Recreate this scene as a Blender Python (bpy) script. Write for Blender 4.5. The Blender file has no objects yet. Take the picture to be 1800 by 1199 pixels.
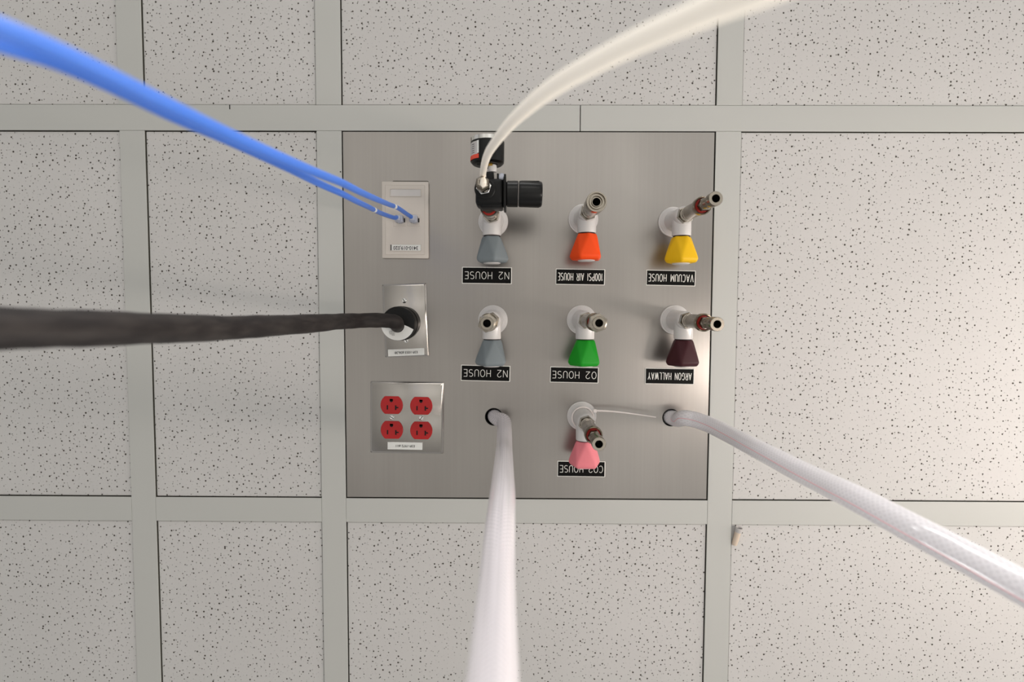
import bpy, bmesh, math, random
from mathutils import Vector, Matrix
random.seed(7)
C = bpy.context.scene.collection
SC = bpy.context.scene
H = 2.6                      # height of the ceiling grid face above the floor (m)

# ------------------------------------------------------------------ camera
FPX = 950.0
CX, CY, CD = 0.28657, 0.29726, 0.83941          # camera x, y and distance below the ceiling
RM = Matrix(((0.99996982, 0.00424363, -0.0065081),
             (-0.00390625, 0.99869079, 0.05100437),
             (0.00671603, -0.05097741, 0.99867722)))
cam_d = bpy.data.cameras.new('camera')
cam = bpy.data.objects.new('camera', cam_d); C.objects.link(cam)
cols = [RM @ Vector((1, 0, 0)), RM @ Vector((0, -1, 0)), RM @ Vector((0, 0, -1))]
M3 = Matrix([[cols[j][i] for j in range(3)] for i in range(3)])
cam.matrix_world = Matrix.Translation((CX, CY, H - CD)) @ M3.to_4x4()
cam_d.sensor_width = 36.0
cam_d.lens = FPX / 1800.0 * 36.0
cam_d.clip_start = 0.005
cam_d.dof.use_dof = True
cam_d.dof.focus_distance = 0.80
cam_d.dof.aperture_fstop = 4.6
SC.camera = cam

def srgb(r, g, b):
    f = lambda c: (c / 255 / 12.92) if c / 255 <= 0.04045 else ((c / 255 + 0.055) / 1.055) ** 2.4
    return (f(r), f(g), f(b), 1.0)

# ------------------------------------------------------------------ world, lamps, exposure
w = bpy.data.worlds.new('room_light'); SC.world = w; w.use_nodes = True
bg = w.node_tree.nodes['Background']
bg.inputs[0].default_value = (1.0, 1.0, 1.0, 1); bg.inputs[1].default_value = 0.46

def area(name, loc, aim, sx, sy, power, col):
    d = bpy.data.lights.new(name, 'AREA'); d.shape = 'RECTANGLE'; d.size = sx; d.size_y = sy
    d.energy = power; d.color = col
    o = bpy.data.objects.new(name, d); C.objects.link(o); o.location = loc
    o.rotation_euler = (Vector(aim) - Vector(loc)).to_track_quat('-Z', 'Y').to_euler()
    return o
# warm fixture hung a little below the ceiling, to the right of the frame: it rakes the tiles
area('pendant_lamp', (1.70, 0.50, H - 0.25), (1.3, 0.5, H), 0.12, 2.4, 15.5, (1.0, 0.90, 0.82))
# soft area lights: one for leftward shadows, one added to brighten the panel top
area('soft_fill_light', (3.6, 0.15, H - 1.15), (0.3, 0.3, H), 1.5, 1.5, 4.5, (1.0, 0.97, 0.93))
area('soft_fill_light', (0.5, -2.3, H - 2.1), (0.4, 0.0, H), 1.6, 0.9, 9.0, (1.0, 0.96, 0.92))
# flush ceiling lights further along the ceiling, facing the floor
for lx, ly, pw in ((1.75, -1.3, 90), (1.75, 1.9, 90), (-1.6, -1.2, 55), (-1.6, 1.6, 45), (0.3, -1.6, 60)):
    area('ceiling_lamp', (lx, ly, H - 0.03), (lx, ly, 0), 0.9, 0.5, pw, (1.0, 0.99, 0.975))

SC.view_settings.view_transform = 'Standard'
SC.view_settings.look = 'None'
SC.view_settings.gamma = 1.0
SC.view_settings.use_curve_mapping = False
SC.view_settings.exposure = 0.11

# ------------------------------------------------------------------ helpers
def at(u, v, h=0.0):
    """photo pixel + distance below the ceiling -> world x, y (metres)"""
    d = RM @ Vector(((u - 900) / FPX, (v - 599.5) / FPX, 1.0))
    s = (CD - h) / d.z
    return CX + d.x * s, CY + d.y * s

def at3(u, v, z):
    """photo pixel + optical-axis distance from the camera -> x, y, h"""
    d = RM @ Vector(((u - 900) / FPX, (v - 599.5) / FPX, 1.0)) * z
    return Vector((CX + d.x, CY + d.y, CD - d.z))

def new_mat(name):
    m = bpy.data.materials.new(name); m.use_nodes = True
    nt = m.node_tree; b = nt.nodes['Principled BSDF']
    return m, nt, b

def setin(b, **k):
    for n, v in k.items():
        b.inputs[n.replace('_', ' ')].default_value = v

def plain(name, col, rough=0.45, metal=0.0, var=0.04, scale=60, **k):
    m, nt, b = new_mat(name)
    N, L = nt.nodes, nt.links
    tc = N.new('ShaderNodeTexCoord'); no = N.new('ShaderNodeTexNoise'); no.inputs['Scale'].default_value = scale
    L.new(tc.outputs['Object'], no.inputs['Vector'])
    mx = N.new('ShaderNodeMix'); mx.data_type = 'RGBA'
    c = srgb(*col)
    mx.inputs[6].default_value = tuple(x * (1 - var) for x in c[:3]) + (1,)
    mx.inputs[7].default_value = tuple(min(1, x * (1 + var)) for x in c[:3]) + (1,)
    L.new(no.outputs['Fac'], mx.inputs[0]); L.new(mx.outputs[2], b.inputs['Base Color'])
    b.inputs['Roughness'].default_value = rough; b.inputs['Metallic'].default_value = metal
    setin(b, **k)
    return m

MAT = {}
MAT['bar'] = plain('painted_grid', (190, 190, 186), 0.42, var=0.008, scale=9)
MAT['gasket'] = plain('grey_gasket', (96, 94, 84), 0.9)
MAT['void'] = plain('dark_plenum', (14, 13, 12), 0.95)
MAT['white'] = plain('white_epoxy', (214, 210, 208), 0.28, var=0.015, Coat_Weight=0.3)
MAT['ivory'] = plain('ivory_plastic', (203, 195, 187), 0.42, var=0.02)
MAT['paper'] = plain('paper_label', (225, 225, 222), 0.7, var=0.02)
MAT['black'] = plain('black_plastic', (15, 15, 15), 0.42, Specular_IOR_Level=0.22)
MAT['gloss_black'] = plain('glossy_black', (11, 11, 11), 0.28, Specular_IOR_Level=0.3)
MAT['ring_dark'] = plain('dark_ring', (40, 26, 26), 0.5)
MAT['ink'] = plain('ink', (28, 28, 28), 0.7)
MAT['red'] = plain('red_receptacle', (176, 6, 10), 0.38)
MAT['slot'] = plain('slot_shadow_black', (20, 4, 4), 0.8)
MAT['redring'] = plain('red_collar', (168, 38, 28), 0.4)
MAT['label_black'] = plain('engraved_black', (12, 11, 10), 0.45, Specular_IOR_Level=0.12)
MAT['label_edge'] = plain('engraved_core', (232, 230, 224), 0.5, var=0.01)
MAT['chrome'] = plain('nickel', (164, 156, 144), 0.22, 1.0, var=0.10, scale=300)
MAT['chrome2'] = plain('bright_chrome', (226, 224, 220), 0.12, 1.0)
MAT['bore'] = plain('dark_bore', (22, 20, 18), 0.6, 0.4)
MAT['brass'] = plain('brass', (168, 132, 62), 0.3, 1.0)
MAT['tube'] = plain('white_tube', (255, 246, 232), 0.5, var=0.01, Specular_IOR_Level=0.3)
MAT['tie'] = plain('natural_nylon', (248, 238, 234), 0.4)
MAT['clear_plug'] = plain('clear_plug', (190, 194, 208), 0.15, Transmission_Weight=0.15)
MAT['dark_grey'] = plain('matte_dark_grey', (92, 88, 82), 0.95)
MAT['pink'] = plain('pink_tracer', (240, 192, 197), 0.4)
MAT['beige'] = plain('beige_stub', (214, 196, 178), 0.5)
MAT['window_grey'] = plain('label_window', (202, 198, 196), 0.3)
MAT['orange_label'] = plain('orange_print', (226, 72, 48), 0.5)
MAT['grey_label'] = plain('grey_print', (190, 186, 184), 0.5)
KN = dict(grey=(122, 130, 134), orange=(250, 78, 12), yellow=(236, 186, 6), green=(16, 148, 28),
          maroon=(60, 18, 26), pink=(236, 132, 142))
for k_, c_ in KN.items():
    MAT['knob_' + k_] = plain('knob_' + k_, c_, 0.5, var=0.03, Specular_IOR_Level=0.3)

def blue_mat():
    return plain('blue_jacket', (66, 115, 206), 0.42, var=0.04, scale=25, Subsurface_Weight=0.1, Subsurface_Radius=(0.001, 0.001, 0.002))
MAT['blue'] = blue_mat()

def tile_mat():
    m, nt, b = new_mat('pinhole_tile'); N, L = nt.nodes, nt.links
    tc = N.new('ShaderNodeTexCoord'); oi = N.new('ShaderNodeObjectInfo')
    mul = N.new('ShaderNodeMath'); mul.operation = 'MULTIPLY'; mul.inputs[1].default_value = 37.0
    L.new(oi.outputs['Random'], mul.inputs[0])
    add = N.new('ShaderNodeVectorMath'); add.operation = 'ADD'
    L.new(tc.outputs['Object'], add.inputs[0]); L.new(mul.outputs[0], add.inputs[1])
    cl = N.new('ShaderNodeTexNoise'); cl.inputs['Scale'].default_value = 22; cl.inputs['Detail'].default_value = 1
    L.new(add.outputs[0], cl.inputs['Vector'])
    clm = N.new('ShaderNodeMapRange'); clm.inputs[1].default_value = 0.30; clm.inputs[2].default_value = 0.52
    clm.inputs[3].default_value = 0.6; clm.inputs[4].default_value = 1.0; L.new(cl.outputs['Fac'], clm.inputs[0])
    masks = []
    for sc, rmin, rmax, dark, off in ((82.0, 0.062, 0.119, 1.0, 0.0), (104.0, 0.04, 0.095, 0.75, 5.3), (140.0, 0.03, 0.09, 0.25, 11.1)):
        o2 = N.new('ShaderNodeVectorMath'); o2.operation = 'ADD'; o2.inputs[1].default_value = (off, off * 1.7, 0)
        L.new(add.outputs[0], o2.inputs[0])
        v = N.new('ShaderNodeTexVoronoi'); v.voronoi_dimensions = '2D'; v.inputs['Scale'].default_value = sc; v.inputs['Randomness'].default_value = 0.88
        L.new(o2.outputs[0], v.inputs['Vector'])
        sep = N.new('ShaderNodeSeparateColor'); L.new(v.outputs['Color'], sep.inputs[0])
        r = N.new('ShaderNodeMapRange'); r.inputs[1].default_value = 0.12; r.inputs[2].default_value = 1.0
        r.inputs[3].default_value = rmin; r.inputs[4].default_value = rmax; L.new(sep.outputs[0], r.inputs[0])
        rr = N.new('ShaderNodeMath'); rr.operation = 'MULTIPLY'; L.new(r.outputs[0], rr.inputs[0]); L.new(clm.outputs[0], rr.inputs[1])
        df = N.new('ShaderNodeMath'); df.operation = 'SUBTRACT'; L.new(rr.outputs[0], df.inputs[0]); L.new(v.outputs['Distance'], df.inputs[1])
        st = N.new('ShaderNodeMapRange'); st.interpolation_type = 'SMOOTHSTEP'
        st.inputs[1].default_value = -0.02; st.inputs[2].default_value = 0.03; st.inputs[3].default_value = 0; st.inputs[4].default_value = dark
        L.new(df.outputs[0], st.inputs[0])
        gate = N.new('ShaderNodeMath'); gate.operation = 'GREATER_THAN'; gate.inputs[1].default_value = 0.12
        L.new(sep.outputs[0], gate.inputs[0])
        g2 = N.new('ShaderNodeMath'); g2.operation = 'MULTIPLY'; L.new(st.outputs[0], g2.inputs[0]); L.new(gate.outputs[0], g2.inputs[1])
        masks.append(g2)
    m1 = N.new('ShaderNodeMath'); m1.operation = 'MAXIMUM'; L.new(masks[0].outputs[0], m1.inputs[0]); L.new(masks[1].outputs[0], m1.inputs[1])
    m2 = N.new('ShaderNodeMath'); m2.operation = 'MAXIMUM'; L.new(m1.outputs[0], m2.inputs[0]); L.new(masks[2].outputs[0], m2.inputs[1])
    fn = N.new('ShaderNodeTexNoise'); fn.inputs['Scale'].default_value = 5; fn.inputs['Detail'].default_value = 4
    L.new(add.outputs[0], fn.inputs['Vector'])
    base = N.new('ShaderNodeMix'); base.data_type = 'RGBA'
    base.inputs[6].default_value = srgb(197, 195, 193); base.inputs[7].default_value = srgb(206, 204, 202)
    L.new(fn.outputs['Fac'], base.inputs[0])
    mix = N.new('ShaderNodeMix'); mix.data_type = 'RGBA'; mix.inputs[7].default_value = srgb(62, 54, 48)  # dark dots put the shade inside the pinholes into the colour
    L.new(m2.outputs[0], mix.inputs[0]); L.new(base.outputs[2], mix.inputs[6]); L.new(mix.outputs[2], b.inputs['Base Color'])
    inv = N.new('ShaderNodeMath'); inv.operation = 'SUBTRACT'; inv.inputs[0].default_value = 1.0; L.new(m2.outputs[0], inv.inputs[1])
    fine = N.new('ShaderNodeTexNoise'); fine.inputs['Scale'].default_value = 260; fine.inputs['Detail'].default_value = 3
    L.new(add.outputs[0], fine.inputs['Vector'])
    hs = N.new('ShaderNodeMath'); hs.operation = 'MULTIPLY_ADD'; hs.inputs[1].default_value = 0.22
    L.new(fine.outputs['Fac'], hs.inputs[0]); L.new(inv.outputs[0], hs.inputs[2])
    bp = N.new('ShaderNodeBump'); bp.inputs['Strength'].default_value = 0.8; bp.inputs['Distance'].default_value = 0.0012
    L.new(hs.outputs[0], bp.inputs['Height']); L.new(bp.outputs[0], b.inputs['Normal'])
    b.inputs['Roughness'].default_value = 0.85
    return m
MAT['tile'] = tile_mat()

def steel_mat(name, ca, cb, rough, aniso, rot=0.0):
    m, nt, b = new_mat(name); N, L = nt.nodes, nt.links
    tc = N.new('ShaderNodeTexCoord'); mp = N.new('ShaderNodeMapping'); mp.inputs['Scale'].default_value = (260, 3.0, 1)
    L.new(tc.outputs['Object'], mp.inputs['Vector'])
    n1 = N.new('ShaderNodeTexNoise'); n1.inputs['Scale'].default_value = 1.0; n1.inputs['Detail'].default_value = 3
    L.new(mp.outputs[0], n1.inputs['Vector'])
    mp2 = N.new('ShaderNodeMapping'); mp2.inputs['Scale'].default_value = (9, 2.2, 1)
    L.new(tc.outputs['Object'], mp2.inputs['Vector'])
    n2 = N.new('ShaderNodeTexNoise'); n2.inputs['Scale'].default_value = 1.0; n2.inputs['Detail'].default_value = 2
    L.new(mp2.outputs[0], n2.inputs['Vector'])
    av = N.new('ShaderNodeMath'); av.operation = 'MULTIPLY_ADD'; av.inputs[1].default_value = 0.22
    h2 = N.new('ShaderNodeMath'); h2.operation = 'MULTIPLY'; h2.inputs[1].default_value = 0.78; L.new(n2.outputs['Fac'], h2.inputs[0])
    L.new(n1.outputs['Fac'], av.inputs[0]); L.new(h2.outputs[0], av.inputs[2])
    mx = N.new('ShaderNodeMix'); mx.data_type = 'RGBA'; mx.inputs[6].default_value = srgb(*ca); mx.inputs[7].default_value = srgb(*cb)
    L.new(av.outputs[0], mx.inputs[0]); L.new(mx.outputs[2], b.inputs['Base Color'])
    rm = N.new('ShaderNodeMapRange'); rm.inputs[3].default_value = rough - 0.004; rm.inputs[4].default_value = rough + 0.004
    L.new(n1.outputs['Fac'], rm.inputs[0]); L.new(rm.outputs[0], b.inputs['Roughness'])
    b.inputs['Metallic'].default_value = 1.0
    b.inputs['Anisotropic'].default_value = aniso
    tg = N.new('ShaderNodeTangent'); tg.direction_type = 'UV_MAP'; tg.uv_map = 'UVMap'
    L.new(tg.outputs[0], b.inputs['Tangent']); b.inputs['Anisotropic Rotation'].default_value = rot
    return m
MAT['steel'] = steel_mat('brushed_steel', (143, 138, 134), (175, 170, 165), 0.28, 0.3)
MAT['steel_plate'] = steel_mat('steel_faceplate', (160, 155, 150), (184, 179, 173), 0.24, 0.6)

def hose_mat(name, base, thread, along=14.0):
    """clear braided hose: milky wall over two crossing families of white threads"""
    m, nt, b = new_mat(name); N, L = nt.nodes, nt.links
    uv = N.new('ShaderNodeUVMap'); uv.uv_map = 'UVMap'
    sep = N.new('ShaderNodeSeparateXYZ'); L.new(uv.outputs[0], sep.inputs[0])
    waves = []
    for sgn in (1, -1):
        a = N.new('ShaderNodeMath'); a.operation = 'MULTIPLY'; a.inputs[1].default_value = 14.0; L.new(sep.outputs[0], a.inputs[0])
        c = N.new('ShaderNodeMath'); c.operation = 'MULTIPLY_ADD'; c.inputs[1].default_value = sgn * 190.0
        L.new(sep.outputs[1], c.inputs[0]); L.new(a.outputs[0], c.inputs[2])
        fr = N.new('ShaderNodeMath'); fr.operation = 'PINGPONG'; fr.inputs[1].default_value = 0.5; L.new(c.outputs[0], fr.inputs[0])
        t = N.new('ShaderNodeMapRange'); t.interpolation_type = 'SMOOTHSTEP'; t.inputs[1].default_value = 0.22; t.inputs[2].default_value = 0.36
        L.new(fr.outputs[0], t.inputs[0]); waves.append(t)
    mxm = N.new('ShaderNodeMath'); mxm.operation = 'MAXIMUM'; L.new(waves[0].outputs[0], mxm.inputs[0]); L.new(waves[1].outputs[0], mxm.inputs[1])
    mp = N.new('ShaderNodeMapping'); mp.inputs['Scale'].default_value = (26 if along > 10 else 22, along, 1); L.new(uv.outputs[0], mp.inputs['Vector'])
    n = N.new('ShaderNodeTexNoise'); n.inputs['Scale'].default_value = 1; n.inputs['Detail'].default_value = 2; L.new(mp.outputs[0], n.inputs['Vector'])
    nm = N.new('ShaderNodeMapRange'); nm.inputs[1].default_value = 0.35; nm.inputs[2].default_value = 0.62; L.new(n.outputs['Fac'], nm.inputs[0])
    fac = N.new('ShaderNodeMath'); fac.operation = 'MULTIPLY'; L.new(mxm.outputs[0], fac.inputs[0])
    half = N.new('ShaderNodeMath'); half.operation = 'MULTIPLY_ADD'; half.inputs[1].default_value = 0.5; half.inputs[2].default_value = 0.5
    L.new(nm.outputs[0], half.inputs[0]); L.new(half.outputs[0], fac.inputs[1])
    mx = N.new('ShaderNodeMix'); mx.data_type = 'RGBA'; mx.inputs[6].default_value = srgb(*base); mx.inputs[7].default_value = srgb(*thread)
    L.new(fac.outputs[0], mx.inputs[0]); L.new(mx.outputs[2], b.inputs['Base Color'])
    tr = N.new('ShaderNodeMapRange'); tr.inputs[3].default_value = 0.10; tr.inputs[4].default_value = 0.02; L.new(fac.outputs[0], tr.inputs[0])
    L.new(tr.outputs[0], b.inputs['Transmission Weight'])
    b.inputs['Roughness'].default_value = 0.3; b.inputs['IOR'].default_value = 1.3
    b.inputs['Subsurface Weight'].default_value = 0.25; b.inputs['Subsurface Radius'].default_value = (0.006, 0.006, 0.006)
    b.inputs['Coat Weight'].default_value = 0.5; b.inputs['Coat Roughness'].default_value = 0.12
    return m
MAT['hose_dull'] = hose_mat('braided_hose_dull', (196, 191, 194), (232, 225, 228), 5.0)
MAT['hose'] = hose_mat('braided_hose', (230, 226, 229), (243, 239, 242))

def black_cord_mat():
    m, nt, b = new_mat('black_cord_rubber'); N, L = nt.nodes, nt.links
    uv = N.new('ShaderNodeUVMap'); uv.uv_map = 'UVMap'
    mp = N.new('ShaderNodeMapping'); mp.inputs['Scale'].default_value = (8, 30, 1); L.new(uv.outputs[0], mp.inputs['Vector'])
    n = N.new('ShaderNodeTexNoise'); n.inputs['Detail'].default_value = 3; n.inputs['Scale'].default_value = 1; L.new(mp.outputs[0], n.inputs['Vector'])
    mr = N.new('ShaderNodeMapRange'); mr.inputs[1].default_value = 0.42; mr.inputs[2].default_value = 0.8; L.new(n.outputs['Fac'], mr.inputs[0])
    mx = N.new('ShaderNodeMix'); mx.data_type = 'RGBA'; mx.inputs[6].default_value = srgb(35, 31, 30); mx.inputs[7].default_value = srgb(58, 53, 50)
    L.new(mr.outputs[0], mx.inputs[0]); L.new(mx.outputs[2], b.inputs['Base Color'])
    b.inputs['Roughness'].default_value = 0.62; b.inputs['Specular IOR Level'].default_value = 0.2
    bp = N.new('ShaderNodeBump'); bp.inputs['Distance'].default_value = 0.0008; bp.inputs['Strength'].default_value = 0.5
    L.new(n.outputs['Fac'], bp.inputs['Height']); L.new(bp.outputs[0], b.inputs['Normal'])
    return m
MAT['cord'] = black_cord_mat()

class Mesh:
    """collects geometry given as (x, y, h) with h the distance below the ceiling face"""
    def __init__(s):
        s.bm = bmesh.new(); s.uv = None
    def V(s, x, y, h): return s.bm.verts.new((x, y, -h))
    def face(s, vs, mi=0, smooth=True):
        try:
            f = s.bm.faces.new(vs)
        except ValueError:
            return None
        f.material_index = mi; f.smooth = smooth
        return f
    def box(s, x0, x1, y0, y1, h0, h1, bev=0.0, seg=1, mi=0, rot=0.0):
        bm = bmesh.new()
        bmesh.ops.create_cube(bm, size=1.0)
        for v in bm.verts:
            v.co = Vector(((x0 + x1) / 2 + v.co.x * (x1 - x0), (y0 + y1) / 2 + v.co.y * (y1 - y0), -((h0 + h1) / 2 + v.co.z * (h1 - h0))))
        bmesh.ops.recalc_face_normals(bm, faces=bm.faces[:])
        if bev > 0:
            bmesh.ops.bevel(bm, geom=bm.edges[:], offset=bev, segments=seg, affect='EDGES', profile=0.5)
        if rot:
            c = Vector(((x0 + x1) / 2, (y0 + y1) / 2, 0))
            bmesh.ops.rotate(bm, verts=bm.verts[:], cent=c, matrix=Matrix.Rotation(rot, 3, 'Z'))
        s.merge(bm, mi)
    def merge(s, bm, mi=0):
        mp = {}
        for v in bm.verts: mp[v] = s.bm.verts.new(v.co)
        for f in bm.faces: s.face([mp[v] for v in f.verts], mi)
        bm.free()
    def lathe(s, prof, org=(0, 0, 0), d=(0, 0, 1), n=32, mi=0, phase=0.0, cap0=True, cap1=True):
        """prof: list of (t along axis, radius); axis in (x, y, h) space"""
        o = Vector((org[0], org[1], -org[2])); ax = Vector((d[0], d[1], -d[2])).normalized()
        ref = Vector((0, 0, 1)) if abs(ax.z) < 0.9 else Vector((0, 1, 0))
        a = ax.cross(ref).normalized(); b = ax.cross(a).normalized()
        rings = []
        for t, r in prof:
            c = o + ax * t
            if r <= 1e-6:
                rings.append([s.bm.verts.new(c)])
            else:
                rings.append([s.bm.verts.new(c + (a * math.cos(phase + 2 * math.pi * i / n) + b * math.sin(phase + 2 * math.pi * i / n)) * r) for i in range(n)])
        for k in range(len(rings) - 1):
            A, B = rings[k], rings[k + 1]
            for i in range(n):
                j = (i + 1) % n
                if len(A) == 1 and len(B) == 1: continue
                if len(A) == 1: s.face([A[0], B[i], B[j]], mi)
                elif len(B) == 1: s.face([A[i], A[j], B[0]], mi)
                else: s.face([A[i], A[j], B[j], B[i]], mi)
        if cap0 and len(rings[0]) > 1: s.face(rings[0][::-1], mi)
        if cap1 and len(rings[-1]) > 1: s.face(rings[-1], mi)
        return s
    def sweep(s, pts, rad, n=16, mi=0, uvs=True, caps=True, closed=False):
        """pts: Vectors in (x, y, h); rad: float or list"""
        P = [Vector((p[0], p[1], -p[2])) for p in pts]
        m = len(P); R = rad if isinstance(rad, (list, tuple)) else [rad] * m
        T = []
        for i in range(m):
            a, b = P[max(i - 1, 0)], P[min(i + 1, m - 1)]
            if closed: a, b = P[(i - 1) % m], P[(i + 1) % m]
            T.append((b - a).normalized())
        ref = Vector((0, 0, 1)) if abs(T[0].z) < 0.9 else Vector((0, 1, 0))
        nrm = T[0].cross(ref).normalized(); lay = (s.bm.loops.layers.uv.get('UVMap') or s.bm.loops.layers.uv.new('UVMap'))
        rings = []; L = [0.0]
        for i in range(m):
            if i: L.append(L[-1] + (P[i] - P[i - 1]).length)
            nrm = (nrm - T[i] * nrm.dot(T[i])).normalized(); bn = T[i].cross(nrm)
            rings.append([s.bm.verts.new(P[i] + (nrm * math.cos(2 * math.pi * k / n) + bn * math.sin(2 * math.pi * k / n)) * R[i]) for k in range(n)])
        rng = range(m) if closed else range(m - 1)
        for i in rng:
            i2 = (i + 1) % m
            for k in range(n):
                k2 = (k + 1) % n
                f = s.face([rings[i][k], rings[i2][k], rings[i2][k2], rings[i][k2]], mi)
                if f:
                    for lp, (uu, vv) in zip(f.loops, ((k, L[i]), (k, L[min(i + 1, m - 1)]), (k + 1, L[min(i + 1, m - 1)]), (k + 1, L[i]))):
                        lp[lay].uv = (uu / n, vv)
        if caps and not closed:
            s.face(rings[0], mi); s.face(rings[-1][::-1], mi)
        return s
    def build(s, name, mats, parent=None, loc=None, angle=32, fix=True, uvplane=False, flat=False):
        me = bpy.data.meshes.new(name)
        if fix: bmesh.ops.recalc_face_normals(s.bm, faces=s.bm.faces[:])
        if uvplane:
            lay = (s.bm.loops.layers.uv.get('UVMap') or s.bm.loops.layers.uv.new('UVMap'))
            for f in s.bm.faces:
                for lp in f.loops: lp[lay].uv = (lp.vert.co.x, lp.vert.co.y)
        s.bm.to_mesh(me); s.bm.free()
        for k in (mats if isinstance(mats, (list, tuple)) else [mats]): me.materials.append(MAT[k])
        if flat: me.shade_flat()
        else:
            me.shade_smooth(); me.set_sharp_from_angle(angle=math.radians(angle))
        o = bpy.data.objects.new(name, me); C.objects.link(o)
        if parent is not None: o.parent = parent
        if loc is not None: o.location = loc
        return o

def tag(o, label=None, cat=None, group=None, kind=None):
    if label: o['label'] = label
    if cat: o['category'] = cat
    if group: o['group'] = group
    if kind: o['kind'] = kind
    return o
def thing(name, x, y, label, cat, group=None, rz=0.0, z=None):
    o = bpy.data.objects.new(name, None); C.objects.link(o); o.empty_display_size = 0.02
    o.location = (x, y, H if z is None else z); o.rotation_euler = (0, 0, rz)
    return tag(o, label, cat, group)

# ------------------------------------------------------------------ ceiling: grid bars and tiles
ceiling = bpy.data.objects.new('ceiling', None); C.objects.link(ceiling); ceiling.location = (0, 0, H)
tag(ceiling, kind='structure')
BW = 0.0384
XS = [-2.1315, -1.5219, -0.9123, -0.3027, 0.0, 0.6096, 1.2192, 1.8288, 2.4384]
YS = [-1.8288, -1.2192, -0.6096, 0.0, 0.6096, 1.2192, 1.8288, 2.4384]
TILE_H = -0.0028             # tile faces sit a little above the face of the bars

def bar(x0, x1, y0, y1):
    cx, cy = (x0 + x1) / 2, (y0 + y1) / 2
    m = Mesh()
    b = 0.0010
    hx, hy = (x1 - x0) / 2, (y1 - y0) / 2
    # painted cap with eased edges
    m.box(-hx, hx, -hy, hy, -0.0018, 0.0, 0.0006, 2, 0)
    # gasket strip and web behind it
    g = 0.0006
    m.box(-hx + (g if hx < hy else 0), hx - (g if hx < hy else 0), -hy + (g if hy < hx else 0), hy - (g if hy < hx else 0), -0.012, -0.0018, 0, 1, 1)
    return m.build('grid_bar', ['bar', 'gasket'], ceiling, (cx, cy, 0), flat=True)
hb = BW / 2
for yi, y in enumerate(YS):
    if abs(y) < 1e-6:       # the main runner, in lengths with open joints
        joint = at(1020, 205)[0]
        bar(XS[0] - hb, joint - 0.0006, y - hb, y + hb)
        bar(joint + 0.0006, XS[-1] + hb, y - hb, y + hb)
    else:
        for i in range(len(XS) - 1):
            bar(XS[i] + hb + 0.0002, XS[i + 1] - hb - 0.0002, y - hb, y + hb)
for x in XS:
    bar(x - hb, x + hb, YS[0] - hb, -hb - 0.0003)
    bar(x - hb, x + hb, hb + 0.0003, YS[-1] + hb)

m = Mesh(); m.box(-4.2, 5.0, -4.2, 5.0, 0.0, 0.05)
MAT['floor'] = plain('grey_vinyl_floor', (143, 142, 139), 0.35, var=0.05, scale=4)
fl = m.build('floor', 'floor'); tag(fl, kind='structure')

def panel_with_holes(x0, x1, y0, y1, h0, h1, holes, name, mats, parent, bevel=0.0, uvplane=False, seg=40, loc=None):
    """plate between h0 (front, larger h) and h1 (back) with round holes (x, y, r)"""
    bm = bmesh.new()
    def loop(pts, h):
        vs = [bm.verts.new((p[0], p[1], -h)) for p in pts]
        return vs, [bm.edges.new((vs[i], vs[(i + 1) % len(vs)])) for i in range(len(vs))]
    rect = [(x0, y0), (x1, y0), (x1, y1), (x0, y1)]
    loops = [rect] + [[(hx + r * math.cos(2 * math.pi * i / seg), hy + r * math.sin(2 * math.pi * i / seg)) for i in range(seg)] for hx, hy, r in holes]
    rings = {}
    for h in (h0, h1):
        E = []; rings[h] = []
        for lp in loops:
            vs, es = loop(lp, h); E += es; rings[h].append(vs)
        bmesh.ops.triangle_fill(bm, use_beauty=True, use_dissolve=False, edges=E)
    for a, b in zip(rings[h0], rings[h1]):
        for i in range(len(a)):
            j = (i + 1) % len(a)
            bm.faces.new([a[i], a[j], b[j], b[i]])
    m = Mesh(); m.bm.free(); m.bm = bm
    return m.build(name, mats, parent, loc, uvplane=uvplane, angle=30)

PX0, PX1, PY0, PY1 = 0.0210, 0.5884, 0.0208, 0.5884
for i in range(len(XS) - 1):
    for j in range(len(YS) - 1):
        if abs(XS[i]) < 1e-6 and abs(YS[j]) < 1e-6:
            continue                                  # bay of the steel panel
        x0, x1, y0, y1 = XS[i] + hb + 0.0010, XS[i + 1] - hb - 0.0010, YS[j] + hb + 0.0010, YS[j + 1] - hb - 0.0010
        cx, cy = (x0 + x1) / 2, (y0 + y1) / 2
        m = Mesh(); m.box(x0 - cx, x1 - cx, y0 - cy, y1 - cy, -0.018, 0.0, 0.0012, 2)
        o = m.build('ceiling_tile', 'tile', ceiling, (cx, cy, -TILE_H + random.uniform(-0.0003, 0.0003)), flat=True)
m = Mesh(); m.box(XS[0] - 0.02, XS[-1] + 0.02, YS[0] - 0.02, YS[-1] + 0.02, -0.16, -0.15)
m.build('plenum_cover', 'void', ceiling)
# tiny scuffs on the runner: a black nick and a speck
u0 = at(404, 188)
m = Mesh(); m.box(u0[0] - 0.0009, u0[0] + 0.0007, u0[1] - 0.0034, u0[1] + 0.0036, 0.0, 0.0003, 0.0001)
m.build('nick', 'ink', ceiling)
u0 = at(598.5, 302)
m = Mesh(); m.lathe([(0, 0.0011), (0.0004, 0.0009), (0.0005, 0)], (u0[0], u0[1], 0), n=10)
m.build('speck', 'ink', ceiling)

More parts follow.
